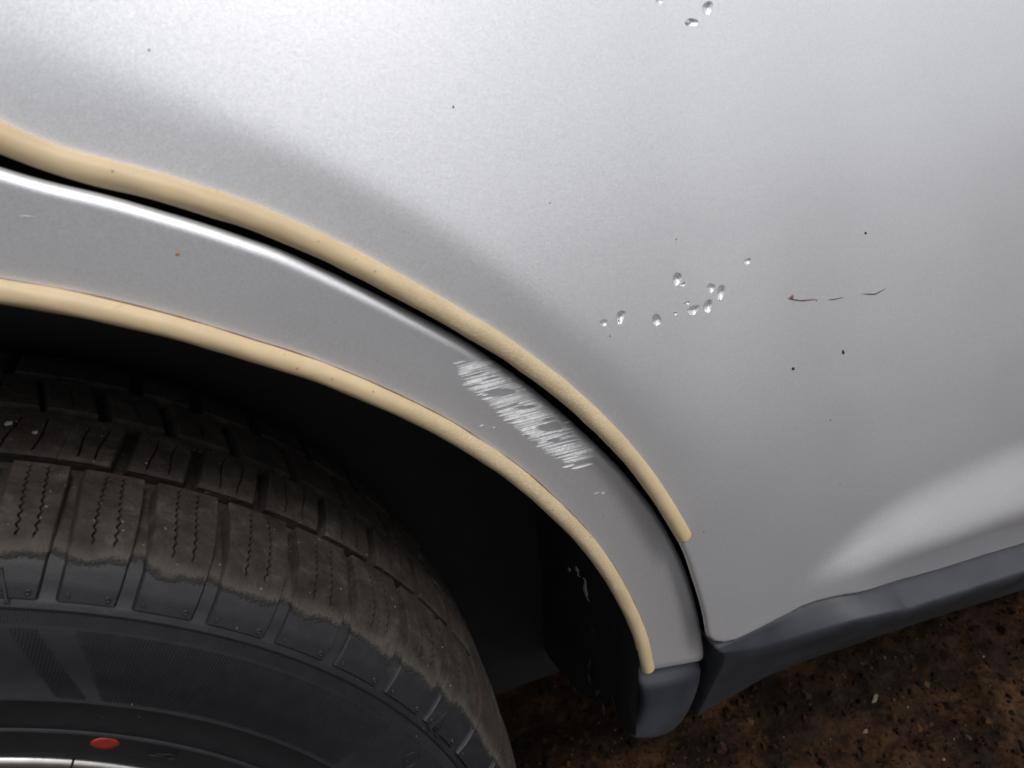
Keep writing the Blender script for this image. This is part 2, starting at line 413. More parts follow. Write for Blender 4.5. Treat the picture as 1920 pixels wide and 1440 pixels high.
Bp = np.array([hit_y(a, b, np.interp(a, [1285, 1440, 1600, 1920, 2500], [.036, .036, .034, .030, .028])) for a, b in B_px])
def bz(P, x):
    P = resample(P, 200); P = P[np.argsort(P[:, 0])]
    return np.stack([x, np.interp(x, P[:, 0], P[:, 1]), np.interp(x, P[:, 0], P[:, 2])], 1)
Mx = bz(Mp, xs); Bx = bz(Bp, xs)
for A_, w in ((Mx, 60), (Bx, 30)): A_[:, 1:] = smooth(A_[:, 1:], w)
V = []
for i in range(len(xs)):
    t = Tx[i] + np.array([0, .0025, -.0008]); mm = Mx[i].copy(); bb = Bx[i]
    mm[2] = min(mm[2], t[2]-.001); bb = bb.copy(); bb[2] = min(bb[2], mm[2]-.02)
    sh = .020*max(0, 1-i/14)**1.5
    row = [t+np.array([0, .010, .004]), t+np.array([0, .005, .0025]), t]
    c0 = t*.22+mm*.78; c1 = mm*.82+bb*.18
    for q in (.3, .65): row.append(t*(1-q)+c0*q)
    for q in np.linspace(0, 1, 11): row.append((1-q)**2*c0+2*q*(1-q)*mm+q*q*c1)
    c2 = bb*.88+mm*.12; c3 = bb+np.array([0, .012, .002])
    for q in (.3, .6): row.append(c1*(1-q)+c2*q)
    for q in np.linspace(0, 1, 8): row.append((1-q)**2*c2+2*q*(1-q)*bb+q*q*c3)
    row.append(bb+np.array([0, .07, .03]))
    row = [p+np.array([sh*j/(len(row)-1), 0, 0]) for j, p in enumerate(row)]
    V += row; m = len(row)
# left end turns inwards into the shut line
end = [np.array(v) for v in V[:m]]
caps = []
for dx, dy in ((-.0010, .024), (-.0014, .012), (-.0013, .004), (-.0007, .001)):
    caps += [p+np.array([dx, dy, 0]) for p in end]
V = caps+V
mesh_obj('sill_cladding', V, grid_faces(len(xs)+4, m, flip=True), M_CLAD, door)

gl = []
for i in range(3, 100):
    x, z = E2[i]; gl.append((x, float(s_door(x, z))+.0006, z-.0004))
gl = np.array(gl); V, F = tube(gl, .00045*np.interp(np.arange(len(gl)), [0, 20], [.1, 1])*np.array([max(.15, 1+1.3*noise.noise(Vector((v[0]*45, 0, 7)))+.5*noise.noise(Vector((v[0]*300, 0, 3)))) for v in gl]), 8, .7, .0001)
mesh_obj('grime_shade_line', V, F, M_DUST, door, label='thin line of pale dust along the top of the dark cladding')

# -------- quarter panel strip above the arch
Q_px = [(-330, 150), (-200, 222), (-90, 278), (0, 312), (100, 341), (200, 364), (300, 393), (400, 423), (480, 451), (517, 463), (633, 516), (750, 574), (867, 636), (904, 661), (987, 719), (1071, 789), (1154, 868), (1166, 881), (1226, 955), (1267, 1028), (1288, 1078), (1306, 1143), (1315, 1195), (1317, 1222)]
AU = [(0, 523), (125, 545), (250, 574), (362, 601), (469, 633), (599, 678), (785, 760), (855, 796), (946, 855), (1002, 900), (1055, 949), (1113, 1011), (1160, 1078), (1189, 1134), (1212, 1186), (1228, 1254)]
AL = [(0, 569), (125, 589), (250, 615), (362, 647), (469, 680), (599, 717), (707, 760), (805, 807), (880, 852), (960, 904), (1067, 1000), (1122, 1067), (1160, 1131), (1186, 1189), (1204, 1263)]
au = resample(AU, 60); al = resample(AL, 60); am = .5*(au+al)
A3 = np.array([hit(a, b, s_quarter, -.001) for a, b in [tuple(p) for p in am]])
cx, cz, rA = 0.0, .343, float(np.hypot(A3[:8, 0], A3[:8, 2]-.343).mean())
aa0 = math.atan2(A3[0, 0], A3[0, 2]-.343)
extA = np.array([[rA*math.sin(t), float(s_quarter(rA*math.sin(t), .343+rA*math.cos(t)))-.001, .343+rA*math.cos(t)] for t in np.linspace(-.5, aa0-.06, 14)])
Ap = resample(np.vstack([extA, A3]), 220); Ap = smooth(Ap, 6)
er = .0065
Q3 = np.array([hit(a, b, s_quarter, er*.75) for a, b in Q_px])
Q3 = np.vstack([[[-.24, .02, 1.06], [-.06, .02, 1.02]], Q3])
Qp = resample(Q3[:, [0, 2]], 220); Qp = smooth(Qp, 2)
# pair both curves
La = np.concatenate([[0], np.cumsum(np.linalg.norm(np.diff(Ap, axis=0), axis=1))]); La /= La[-1]
def pair(n):
    # match points so that the cross lines run roughly radially
    qa = np.unwrap(np.arctan2(Qp[:, 0]-.0, Qp[:, 1]-.343)); aaA = np.arctan2(Ap[:, 0], Ap[:, 2]-.343)
    ts = np.linspace(0, 1, n)
    qi = np.interp(ts, [0, 1], [qa[0], qa[-1]])
    Qs = np.stack([np.interp(ts, np.linspace(0, 1, len(Qp)), Qp[:, k]) for k in range(2)], 1)
    ang = np.arctan2(Qs[:, 0], Qs[:, 1]-.343)
    lo, hi = ang[0], ang[-1]
    map_ang = np.interp(ang, [lo, hi], [aaA[0], aaA[-1]])
    As = np.stack([np.interp(map_ang, aaA, Ap[:, k]) for k in (0, 2)], 1)
    return Qs, As
Qs, As = pair(220)
tan = np.gradient(Qs, axis=0); tan /= np.linalg.norm(tan, axis=1)[:, None]
nq = np.stack([tan[:, 1], -tan[:, 0]], 1); nq = smooth(nq, 4)           # towards the arch
if (nq[100]@(As[100]-Qs[100])) < 0: nq = -nq
V = []
rr_ = np.interp(np.linspace(0, 1, 220), [0, .45, .75, 1], [.0027, .0031, .0056, .0052])
for i in range(220):
    er = rr_[i]
    c = Qs[i]+nq[i]*er; yb = float(s_quarter(c[0], c[1])); row = []
    for yy, bk in ((.010, .020), (.006, .008), (.0025, .0015)): row.append((Qs[i][0]+nq[i][0]*bk, yb+er+yy, Qs[i][1]+nq[i][1]*bk))
    for q in np.linspace(0, 1, 12)[:-1]:
        a = q*math.pi/2; p = c-nq[i]*er*math.cos(a); row.append((p[0], yb+er*(1-math.sin(a))**1.0, p[1]))
    for q in np.linspace(0, 1, 34):
        p = c*(1-q)+As[i]*q; row.append((p[0], float(s_quarter(p[0], p[1])), p[1]))
    p = As[i]; row.append((p[0], float(s_quarter(p[0], p[1]))+.012, p[1]))
    V += row; m = len(row)
# rounded lower corner and folded lower edge
last = [np.array(v) for v in V[-m:]]
for dz, dy in ((-.0012, .0006), (-.0018, .002), (-.0018, .012)):
    for j, p in enumerate(last):
        V.append(p+np.array([-.0015*(1 if j < 14 else 0), dy, dz]))
quarter = mesh_obj('quarter_panel', V, grid_faces(223, m, flip=True), M_PAINT, car)
V, F = tube(smooth(Ap[:-1], 4), np.interp(np.linspace(0, 1, 219), [0, .5, 1], [.0042, .0043, .0043]), 24, .95, .0014, .06)
mesh_obj('arch_trim', V, F, M_TRIM, quarter, label='cream rubber trim along the wheel arch lip')

gl = []  # brown strip: grime, and the trim's contact shadow put into the colour
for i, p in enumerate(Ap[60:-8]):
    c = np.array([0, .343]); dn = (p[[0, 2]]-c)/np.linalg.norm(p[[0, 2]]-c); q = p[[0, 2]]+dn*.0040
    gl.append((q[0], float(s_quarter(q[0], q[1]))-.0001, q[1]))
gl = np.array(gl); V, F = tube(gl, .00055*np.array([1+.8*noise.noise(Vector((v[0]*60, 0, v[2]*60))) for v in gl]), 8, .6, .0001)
mesh_obj('grime_shade_line', V, F, M_STEM, quarter, label='thin brown line of grime and painted contact shadow along the arch trim')

# -------- cladding corner below the quarter panel
K_t = [(1201, 1270), (1230, 1262), (1262, 1252), (1290, 1243), (1314, 1235)]
Kr = [(1314, 1237), (1317, 1252), (1314, 1277), (1305, 1308), (1285, 1346), (1264, 1368)]
Kl = [(1199, 1272), (1203, 1300), (1206, 1325), (1200, 1355), (1186, 1384)]
kr = resample(Kr, 26); kl = resample(Kl, 26)
V = []; m = 0
for i in range(26):
    t = i/25; a3 = hit(kl[i, 0], kl[i, 1], s_quarter, .004+.004*t); b3 = hit(kr[i, 0], kr[i, 1], s_quarter, .004+.006*t)
    row = []
    lip = .009*max(0, 1-t/.15)                       # bevel along the upper edge
    inn = np.array([0, 1.0, 0])
    for dy, dx in ((.024, .004), (.016, .002), (.010, .001), (.006, .0), (.003, .0), (.001, .001)): row.append(a3+np.array([dx, dy+lip, 0]))
    for q in np.linspace(.06, .95, 14):
        p = a3*(1-q)+b3*q; row.append(p+np.array([0, lip-.003*math.sin(math.pi*q), 0]))
    for dy, dx in ((.0015, 0), (.004, .0006), (.012, .0004), (.03, 0)): row.append(b3+np.array([dx, dy+lip, 0]))
    m = len(row)
    if i == 0:
        V += [p+np.array([0, .010, .0006]) for p in row]
        V += [p+np.array([0, .001, .0004]) for p in row]
    V += row
lastr = V[-m:]
V += [p+np.array([0, .004, -.003]) for p in lastr]; V += [p+np.array([0, .018, -.004]) for p in lastr]
mesh_obj('cladding_corner', V, grid_faces(30, m), M_CLAD, quarter, label='slate grey plastic corner below the silver panel')

# -------- wheel arch liner
zb_y = [0, .022, .05, .06, .114, .143, .175, .23]; zb_z = [.376, .356, .345, .335, .269, .249, .236, .215]
ys = np.concatenate([np.linspace(.006, .03, 5), np.linspace(.045, .235, 16)])
V = []; nphi = 110
for i in range(nphi):
    t = -1.3+(1.40+1.3)*i/(nphi-1)
    for j, y in enumerate(ys):
        R_ = rA+.002+.030*sstep(.0, .09, y)
        if t < 1.30:
            R_ -= .012*sstep(.3, 1.2, t)*sstep(.0, .07, y)
            x, z = R_*math.sin(t), .343+R_*math.cos(t)
        else:
            f = (t-1.30)/.10
            R2 = R_-.012*sstep(.0, .07, y)
            x0, z0 = R2*math.sin(1.30), .343+R2*math.cos(1.30)
            zb = np.interp(y, zb_y, zb_z); x, z = x0-.006*f*f+.004*f, z0*(1-f)+zb*f
        w = .0025*noise.noise(Vector((x*25, y*25, z*25)))
        V.append((x+w, y, z+w*.5))
liner = mesh_obj('wheel_arch_liner', V, grid_faces(nphi, len(ys), flip=True), M_LINER, car)
# inner wall closing the well
V = []
for x in np.linspace(-.55, .475, 40):
    for z in np.linspace(.180, .86, 24): V.append((x, .226+.004*noise.noise(Vector((x*9, z*9, 3))), z-.03*sstep(.1, .3, .42-x)*(z < .19)))
mesh_obj('inner_wall', V, grid_faces(40, 24), plain('well_plastic', (.010, .011, .0135), .6), liner)
# dried mud streaks on the liner
for a, b, a2, b2, w in [(1081, 1062, 1086, 1082, 2.2), (1094, 1082, 1103, 1128, 2.0), (1108, 1170, 1116, 1190, 2.0), (1107, 1232, 1104, 1260, 2.6), (1104, 1262, 1106, 1284, 2.4), (1122, 1292, 1118, 1306, 4.0), (1073, 1285, 1077, 1297, 1.8), (1131, 1318, 1133, 1340, 2.6), (1066, 1064, 1068, 1074, 1.4), (1004, 1147, 1012, 1149, 2)]:
    def on_liner(px, py):
        d = ray(px, py)
        for tt in np.arange(.3, 1.2, .002):
            p = CAM+d*tt
            if p[1] > .006 and (p[2] > .455 and np.hypot(p[0], p[2]-.343) > rA+.002+.030*float(sstep(0, .09, p[1]))-.012*float(sstep(.3, 1.2, math.atan2(p[0], p[2]-.343)))-.004 or p[2] <= .455 and p[0] > (rA-.010+.03*float(sstep(0, .09, p[1])))*math.sin(1.30)-.006): return p-d*.002
        return None
    p0, p1 = on_liner(a, b), on_liner(a2, b2)
    if p0 is None or p1 is None: continue
    V = []; nseg = 7
    dirn = p1-p0; side = np.cross(dirn, ray(a, b)); side /= np.linalg.norm(side)
    for q in np.linspace(0, 1, nseg):
        p = p0+dirn*q; ww = w*.00045*math.sin(math.pi*(.1+.8*q))*random.uniform(.6, 1.3)
        jit = random.uniform(-.0006, .0006)
        bump = -ray(a, b)*.0012
        V += [p+side*(jit-ww), p+side*jit+bump, p+side*(jit+ww)]
    mesh_obj('mud_streak', V, grid_faces(nseg, 3), M_MUD, liner)

# -------- hidden body that keeps the light out behind the panels
def box(name, lo, hi, mat, parent):
    x0, y0, z0 = lo; x1, y1, z1 = hi
    V = [(x0, y0, z0), (x1, y0, z0), (x1, y1, z0), (x0, y1, z0), (x0, y0, z1), (x1, y0, z1), (x1, y1, z1), (x0, y1, z1)]
    return mesh_obj(name, V, [(0, 3, 2, 1), (4, 5, 6, 7), (0, 1, 5, 4), (1, 2, 6, 5), (2, 3, 7, 6), (3, 0, 4, 7)], mat, parent, False)
V = []
n1_, n2_ = 120, 8
for i in range(n1_):
    t = -1.45+(1.36+1.45)*i/(n1_-1); R0 = rA+.006
    for j in range(n2_):
        q = j/(n2_-1); R_ = R0+(.09+.25*max(0, .9-abs(t)))*q
        x, z = R_*math.sin(t), .343+R_*math.cos(t)
        V.append((x, float(s_quarter(x, z))+.030+.012*q, z))
b = len(V)
V += [(.425, .030, .45), (.52, .030, .45), (.52, .034, .345), (.425, .034, .375)]
mesh_obj('door_jamb', V, grid_faces(n1_, n2_)+[(b, b+3, b+2, b+1)], M_BLACK, car)
box('underbody', (.47, .075, .335), (2.4, 1.55, 1.05), M_BLACK, car)
box('rear_body', (-1.2, .24, .36), (.468, 1.55, 1.05), M_BLACK, car)

# -------- tyre
WZ = .343
prof = np.array([(.2165, .012), (.2185, .004), (.222, -.003), (.230, -.0068), (.2425, -.0090), (.2436, -.0100), (.2444, -.0101), (.2454, -.0092), (.256, -.0135), (.2672, -.0156), (.2683, -.0170), (.2692, -.0171), (.2704, -.0160), (.285, -.0166), (.298, -.0146), (.3035, -.0130), (.3090, -.0108), (.3097, -.0119), (.3106, -.0120), (.3114, -.0100), (.3122, -.0084), (.318, -.0062), (.325, -.0016), (.330, .006), (.3318, .016), (.3325, .05), (.333, .09), (.3325, .14), (.332, .165), (.328, .178), (.318, .186), (.30, .195), (.27, .199), (.23, .189), (.2165, .180)])
def on_wheel(r, a, y): return (r*math.sin(a), y, WZ+r*math.cos(a))
NS = 360; V = []
for i in range(NS):
    a = 2*math.pi*i/NS
    for r, y in prof: V.append(on_wheel(r, a, y))
tyre = mesh_obj('tyre', V, grid_faces(NS, len(prof), wrap=True), M_TYRE, car)
mod = tyre.modifiers.new('edge', 'EDGE_SPLIT'); mod.split_angle = math.radians(50)

def prof_resample(P, n):
    P = np.array(P, float)
    L = np.concatenate([[0], np.cumsum(np.linalg.norm(np.diff(P, axis=0), axis=1))]); s = np.linspace(0, L[-1], n)
    return np.stack([np.interp(s, L, P[:, k]) for k in range(2)], 1), s
def block(name, P, n, depth, left, right, sipes=(), sipe_range=(0, 1), amp=.0007, period=.0042, chamfer=.0006, sdepth=.0032, seed=0):
    """one tread block: a height field over (profile, angle) with zigzag sipe cuts and side walls"""
    P = smooth(prof_resample(P, n)[0], 2); L = np.concatenate([[0], np.cumsum(np.linalg.norm(np.diff(P, axis=0), axis=1))])
    T = np.gradient(P, axis=0); T /= np.linalg.norm(T, axis=1)[:, None]
    N = np.stack([T[:, 1], -T[:, 0]], 1)                # outward in (r, y)
    V = []; rnd = random.Random(seed); ph = [rnd.uniform(0, 1) for _ in sipes]
    tilt = rnd.uniform(-.0002, .0002)
    def row(k, extra):
        f = L[k]/L[-1]; r0 = P[k, 0]
        al_, ar_ = left(f), right(f); w = ar_-al_
        dep = np.interp(f, [0, .25, .6, 1], depth) if not np.isscalar(depth) else depth
        cs = [(al_-.0012/r0*min(1, dep/.004), dep), (al_, .0007), (al_+chamfer/r0, .0)]
        prev = al_+chamfer/r0
        for si, s in enumerate(sipes):
            u = (L[k]/period+ph[si]) % 1.0; zig = (abs(u-.5)*4-1)*amp
            on = float(sstep(sipe_range[0]-.02, sipe_range[0]+.02, f)*(1-sstep(sipe_range[1]-.02, sipe_range[1]+.02, f)))
            c = al_+w*s+(zig*on+.0006*math.sin(7*f+ph[si]*6))/r0; g = .00052/r0
            cs += [(c-.5*w*.16, 0.0), (c-g, 0.0), (c-g*.5, sdepth*on), (c+g*.5, sdepth*on), (c+g, 0.0)]
        cs += [(al_+w*.9, 0.0), (ar_-chamfer/r0, .0), (ar_, .0007), (ar_+.0012/r0*min(1, dep/.004), dep)]
        out = []
        for a, d in cs:
            d = d+extra*(dep if extra > .5 else .0007/ max(extra, 1e-6)*extra) if extra else d
            d = min(d, dep)
            p = P[k]-N[k]*(d+tilt)
            out.append(on_wheel(p[0], a, p[1]))
        return out
    rows = [row(0, 1.0)]+[row(k, 0) for k in range(n)]+[row(n-1, 1.0)]
    # the end rows lean outwards slightly so the walls are not razor sharp
    for rw in rows: V += rw
    return mesh_obj(name, V, grid_faces(len(rows), len(rows[0])), M_TYRE, tyre, False)
gv = [24.4, 28.97, 34.05, 39.62, 45.66, 51.7, 58.1, 64.4, 71.2, 77.6, 84.0, 90.3, 96.4, 102.2, 107.9]
ga = list(gv); nrest = 43; step = (24.4+360-107.9)/nrest
ga += [107.9+step*(i+1) for i in range(nrest-1)]
ga = [math.radians(g) for g in ga]; ng = len(ga)
SH = [(.3134, -.0100), (.319, -.0079), (.325, -.0040), (.3300, .0008), (.3345, .0066), (.3373, .0135), (.3390, .0230), (.3402, .0350), (.3404, .0440)]
R2 = [(.3398, .0500), (.3412, .0525), (.3420, .062), (.3424, .075), (.3424, .0850)]
R3 = [(.3424, .0910), (.3424, .105), (.3418, .1210)]
R4 = [(.3412, .1275), (.3400, .145), (.337, .160), (.330, .172), (.320, .181)]
dg = math.pi/180
for i in range(ng):
    a0 = ga[i]; a1 = ga[(i+1) % ng]+(2*math.pi if i == ng-1 else 0)
    deg = math.degrees(a0)
    near = deg < 112 or deg > 340
    W = a1-a0; hb = .62*dg
    block('tread_block', SH, 64 if near else 14, (.0016, .003, .007, .008), lambda f: a0+hb-.16*dg*f, lambda f: a1-hb+.16*dg*f,
          (.34, .66) if near else (), (.37, .985), seed=i)
    b0, b1 = a0+W*.55, a1+W*.55
    block('tread_block', R2, 34 if near else 5, .008, lambda f: b0+.45*dg+.7*dg*f, lambda f: b1-.45*dg+.7*dg*f,
          (.33, .68) if near else (), (.10, .86), amp=.00025, seed=i+100, chamfer=.0009)
    block('tread_block', R3, 14 if near else 4, .008, lambda f: a0+W*.22+.5*dg-.9*dg*f, lambda f: a1+W*.22-.5*dg-.9*dg*f,
          (.5,) if near else (), (.2, .8), amp=.0003, seed=i+200, chamfer=.0014)
    block('tread_block', R4, 14 if near else 5, .007, lambda f: b0+W*.1+.5*dg, lambda f: b1+W*.1-.5*dg, seed=i+300, chamfer=.0012)

# patches that lie on the sidewall
def side_y(r): return float(np.interp(r, prof[:30, 0], prof[:30, 1]))
def side_pt(r, a, h): 
    y = side_y(r); return on_wheel(r, a, y-h)
def ribbed(r_in, r_out, a_in0, a_in1, a_out0, a_out1, pitch, height, name='ribbed_band'):
    """raised radial ribs between two radii; the slanted ends are given by the angles at both radii"""
    V = []; F = []; nr = 9; p = math.radians(pitch)
    lo, hi = math.radians(min(a_in0, a_out0)), math.radians(max(a_in1, a_out1))
    a = lo
    while a < hi:
        rs = []
        for r in np.linspace(r_in, r_out, 50):
            f = (r-r_in)/(r_out-r_in)
            if math.radians(a_in0+(a_out0-a_in0)*f) <= a <= math.radians(a_in1+(a_out1-a_in1)*f): rs.append(r)
        if len(rs) >= 3:
            b = len(V)
            for r in np.linspace(rs[0], rs[-1], nr):
                V += [side_pt(r, a-p*.30, -.0002), side_pt(r, a-p*.14, height), side_pt(r, a+p*.14, height), side_pt(r, a+p*.30, -.0002)]
            F += grid_faces(nr, 4, base=b)
            F += [(b, b+1, b+2, b+3)]; e = b+(nr-1)*4; F += [(e+3, e+2, e+1, e)]
        a += p
    return mesh_obj(name, V, F, M_TYRE, tyre, False, kind='stuff')
ribbed(.3040, .3086, 10, 115, 10, 115, .20, .0006)
ribbed(.2706, .3020, 31.5, 34.0, 26.9, 28.8, .27, .0009)
ribbed(.2706, .3025, 35.1, 60.4, 31.3, 62.0, .27, .0009)
ribbed(.2706, .3020, 74, 104, 76, 102, .27, .0009)
ribbed(.2706, .3020, 2, 26, 2, 24, .27, .0009)
# smooth raised tab that closes the big ribbed band
def patch(name, r0, r1, a0, a1, h, mat, ell=False, n=14, lab=None):
    V = []
    if ell:
        rc, ac, hr, ha = (r0+r1)/2, math.radians((a0+a1)/2), (r1-r0)/2, math.radians((a1-a0)/2)
        V.append(side_pt(rc, ac, h))
        for k in range(32):
            t = 2*math.pi*k/32; V.append(side_pt(rc+hr*.6*math.sin(t), ac+ha*.6*math.cos(t), h))
        for k in range(32):
            t = 2*math.pi*k/32; V.append(side_pt(rc+hr*math.sin(t), ac+ha*math.cos(t), h))
        for k in range(32):
            t = 2*math.pi*k/32; V.append(side_pt(rc+hr*1.01*math.sin(t), ac+ha*1.01*math.cos(t), -.0003))
        F = [(0, 1+k, 1+(k+1) % 32) for k in range(32)]+[(1+k, 33+k, 33+(k+1) % 32, 1+(k+1) % 32) for k in range(32)]+[(33+k, 65+k, 65+(k+1) % 32, 33+(k+1) % 32) for k in range(32)]
        F = [f[::-1] for f in F]
    else:
        F = []
        for r in np.linspace(r0, r1, n):
            for a in np.linspace(a0, a1, n): V.append(side_pt(r, math.radians(a), h))
        F = grid_faces(n, n, flip=True)
    return mesh_obj(name, V, F, mat, tyre)
patch('painted_dot', .2345, .2428, 36.35, 39.15, .00035, M_RED, True)
def bars(name, segs, w, h, r0, a0, scale, mat=M_TYRE):
    """raised moulded marks: line segments in a small local frame, x along the rim, y outwards"""
    V = []; F = []
    for (x0, y0, x1, y1) in segs:
        dx, dy = x1-x0, y1-y0; L = math.hypot(dx, dy); nx, ny = -dy/L*w/2, dx/L*w/2
        b = len(V)
        for (x, y, hh) in ((x0+nx, y0+ny, -.0004), (x0+nx*.5, y0+ny*.5, h), (x0-nx*.5, y0-ny*.5, h), (x0-nx, y0-ny, -.0004), (x1+nx, y1+ny, -.0004), (x1+nx*.5, y1+ny*.5, h), (x1-nx*.5, y1-ny*.5, h), (x1-nx, y1-ny, -.0004)):
            r = r0+y*scale; V.append(side_pt(r, a0+x*scale/r, hh))
        F += [(b, b+1, b+5, b+4), (b+1, b+2, b+6, b+5), (b+2, b+3, b+7, b+6), (b, b+3, b+2, b+1), (b+4, b+5, b+6, b+7)]
    return mesh_obj(name, V, F, mat, tyre, False)
TRI = [(-.5, 0, 0, 1.4), (.5, 0, 0, 1.4), (-.32, .4, .32, .4), (-.62, 0, -.38, 0), (.38, 0, .62, 0)]
for a in (25.9, 66.8): bars('wear_mark', TRI, .2, .0036, .3128, math.radians(a), .0075)
def circ(cx_, cy_, rx, ry, n=16): return [(cx_+rx*math.cos(2*math.pi*k/n), cy_+ry*math.sin(2*math.pi*k/n), cx_+rx*math.cos(2*math.pi*(k+1)/n), cy_+ry*math.sin(2*math.pi*(k+1)/n)) for k in range(n)]
bars('moulded_emblem', circ(0, 0, 1, 1)+[(-.35, .5, -.35, -.5), (-.35, .5, .35, .5), (-.35, 0, .25, 0), (-.35, -.5, .35, -.5)], .16, .0006, .2955, math.radians(67.4), .0046)
bars('moulded_emblem', circ(.45, 0, .55, .35)+[(-.1, -.1, -1.3, -.35), (-.1, .1, -.9, .05), (.45, .1, .6, -.05)], .15, .0005, .2362, math.radians(44.5), .0052)
# little vent nubs at the lower block corners
V = []; F = []
for i in range(ng):
    d = math.degrees(ga[i])
    if not (d < 110 or d > 345): continue
    a0, a1 = ga[i], ga[(i+1) % ng]
    if a1 < a0: a1 += 2*math.pi
    for a, rad in ((a0+1.25*dg, .0008), (a1-1.25*dg, .0012)):
        b = len(V); r0 = .3158; y0 = -.0091
        for q, hh in ((1.0, -.0005), (.95, .0007), (.5, .0007), (.4, .0001)):
            for k in range(10):
                t = 2*math.pi*k/10; r = r0+rad*q*math.sin(t)
                V.append(on_wheel(r, a+rad*q*math.cos(t)/r0, y0+(r-r0)*.36-hh))
        F += [(b+j*10+k, b+j*10+(k+1) % 10, b+(j+1)*10+(k+1) % 10, b+(j+1)*10+k) for j in range(3) for k in range(10)]
mesh_obj('vent_nubs', V, F, M_TYRE, tyre, True, kind='stuff')
# stones stuck in the tread
def on_tread(px, py, r=.3428):
    d = ray(px, py)
    for tt in np.arange(.2, 1.0, .0005):
        p = CAM+d*tt
        if p[1] > 0 and math.hypot(p[0], p[2]-WZ) < r: return p
for px, py, s in ((16, 794, .0015), (66, 811, .0011)):
    p = on_tread(px, py)
    V = []; F = []; nu, nvv = 10, 6
    for a in range(nvv+1):
        for b in range(nu):
            th = math.pi*a/nvv; ph = 2*math.pi*b/nu; q = s*(1+.3*noise.noise(Vector((math.cos(ph)*2+px, math.sin(ph)*2, th))))
            V.append(p+np.array([q*1.2*math.sin(th)*math.cos(ph), q*math.sin(th)*math.sin(ph), q*.7*math.cos(th)]))
    for a in range(nvv):
        for b in range(nu): F.append((a*nu+b, a*nu+(b+1) % nu, (a+1)*nu+(b+1) % nu, (a+1)*nu+b))
    mesh_obj('pebble', V, F, M_STONE, None, False, category='stone', group='pale stones lodged in the tyre tread',
             label='larger pale stone chip lodged in the tyre tread' if s > .0012 else 'smaller pale stone chip lodged in the tyre tread')

# -------- wheel rim
rp = [(.2195, .003), (.2190, -.0004), (.2172, -.0022), (.2148, -.0022), (.2132, -.0006), (.2122, .004), (.206, .012), (.200, .020), (.192, .022), (.17, .020), (.10, .012), (.05, .010), (.0005, .010)]
V = []
for i in range(240):
    a = 2*math.pi*i/240
    for r, y in rp:
        if .06 < r < .19: y = y+.018*(1-sstep(-.25, .35, math.cos(5*a)))
        V.append(on_wheel(r, a, float(y)))
rim = mesh_obj('wheel_rim', V, grid_faces(240, len(rp), wrap=True, flip=True), M_RIM, car)
V = []
for r, y in [(.2197, .000), (.2174, -.0028), (.2146, -.0028), (.2118, .003), (.206, .0112)]:
    V += [on_wheel(r, math.radians(36.0-.12), y), on_wheel(r, math.radians(36.0+.12), y)]
mesh_obj('weight_joint', V, grid_faces(5, 2), M_BLACK, rim)

# ------------------------------------------------------------------ marks on the panels
# white scuff on the quarter panel: many short horizontal strokes
lft = np.array([(903, 856), (920, 860), (953, 876), (992, 913), (1022, 939), (1052, 966), (1090, 1006), (1123, 1035), (1142, 1059), (1162, 1077)])
rgt = np.array([(895, 886), (938, 936), (992, 989), (1047, 1035), (1087, 1075), (1133, 1112), (1162, 1108)])
V = []; F = []
holes = [(938, 737, 24, 7.5), (1034, 800, 20, 8), (985, 764, 14, 3), (1040, 826, 9, 3)]
for i in range(105):
    c = 899+263*(i+random.random())/105; e_ = min(c-899, 1162-c)/263
    if e_ < .06 and random.random() < .6: continue
    x0 = np.interp(c, lft[:, 0], lft[:, 1])-3+random.gauss(0, 4); x1 = np.interp(c, rgt[:, 0], rgt[:, 1])+4+random.gauss(0, 4)
    if random.random() < .30:
        if random.random() < .5: x1 = x0+(x1-x0)*random.uniform(.3, .8)
        else: x0 = x0+(x1-x0)*random.uniform(.2, .6)
    wpx_ = random.choice([.55, .75, 1.0, 1.3, 1.6]); n = 12; sl_ = .26+random.gauss(0, .006)
    segs = []; cur = []
    for q in np.linspace(0, 1, n):
        x = x0+(x1-x0)*q; y = c-.26*x0-sl_*(x-x0)
        if any(((x-hx)/hw)**2+((y-hy)/hh)**2 < 1 for hx, hy, hw, hh in holes) and random.random() < .82:
            if len(cur) > 1: segs.append(cur)
            cur = []
        else: cur.append((x, y, q))
    if len(cur) > 1: segs.append(cur)
    for sgm in segs:
        b = len(V); k = len(sgm)
        for j, (x, y, q) in enumerate(sgm):
            e = j/(k-1); ww = wpx_*min(1, .1+4*e, .1+3*(1-e))
            V += [hit(x, y-ww, s_quarter, -.00022-.00002*(i % 7)), hit(x, y+ww, s_quarter, -.00022-.00002*(i % 7))]
        F += grid_faces(k, 2, base=b, flip=True)
for (x0, y0, x1, y1) in [(1113, 927, 1124, 923), (1127, 926, 1135, 923), (37, 405, 64, 406), (898, 800, 908, 796), (925, 803, 928, 800)]:
    b = len(V)
    for q in np.linspace(0, 1, 5):
        x, y = x0+(x1-x0)*q, y0+(y1-y0)*q; w = .7*math.sin(math.pi*(.1+.8*q))
        V += [hit(x, y-w, s_quarter, -.00022), hit(x, y+w, s_quarter, -.00022)]
    F += grid_faces(5, 2, base=b, flip=True)
mesh_obj('scuff_marks', V, F, M_SCUFF, quarter, False, kind='stuff', label='patch of white scratch strokes on the silver panel')
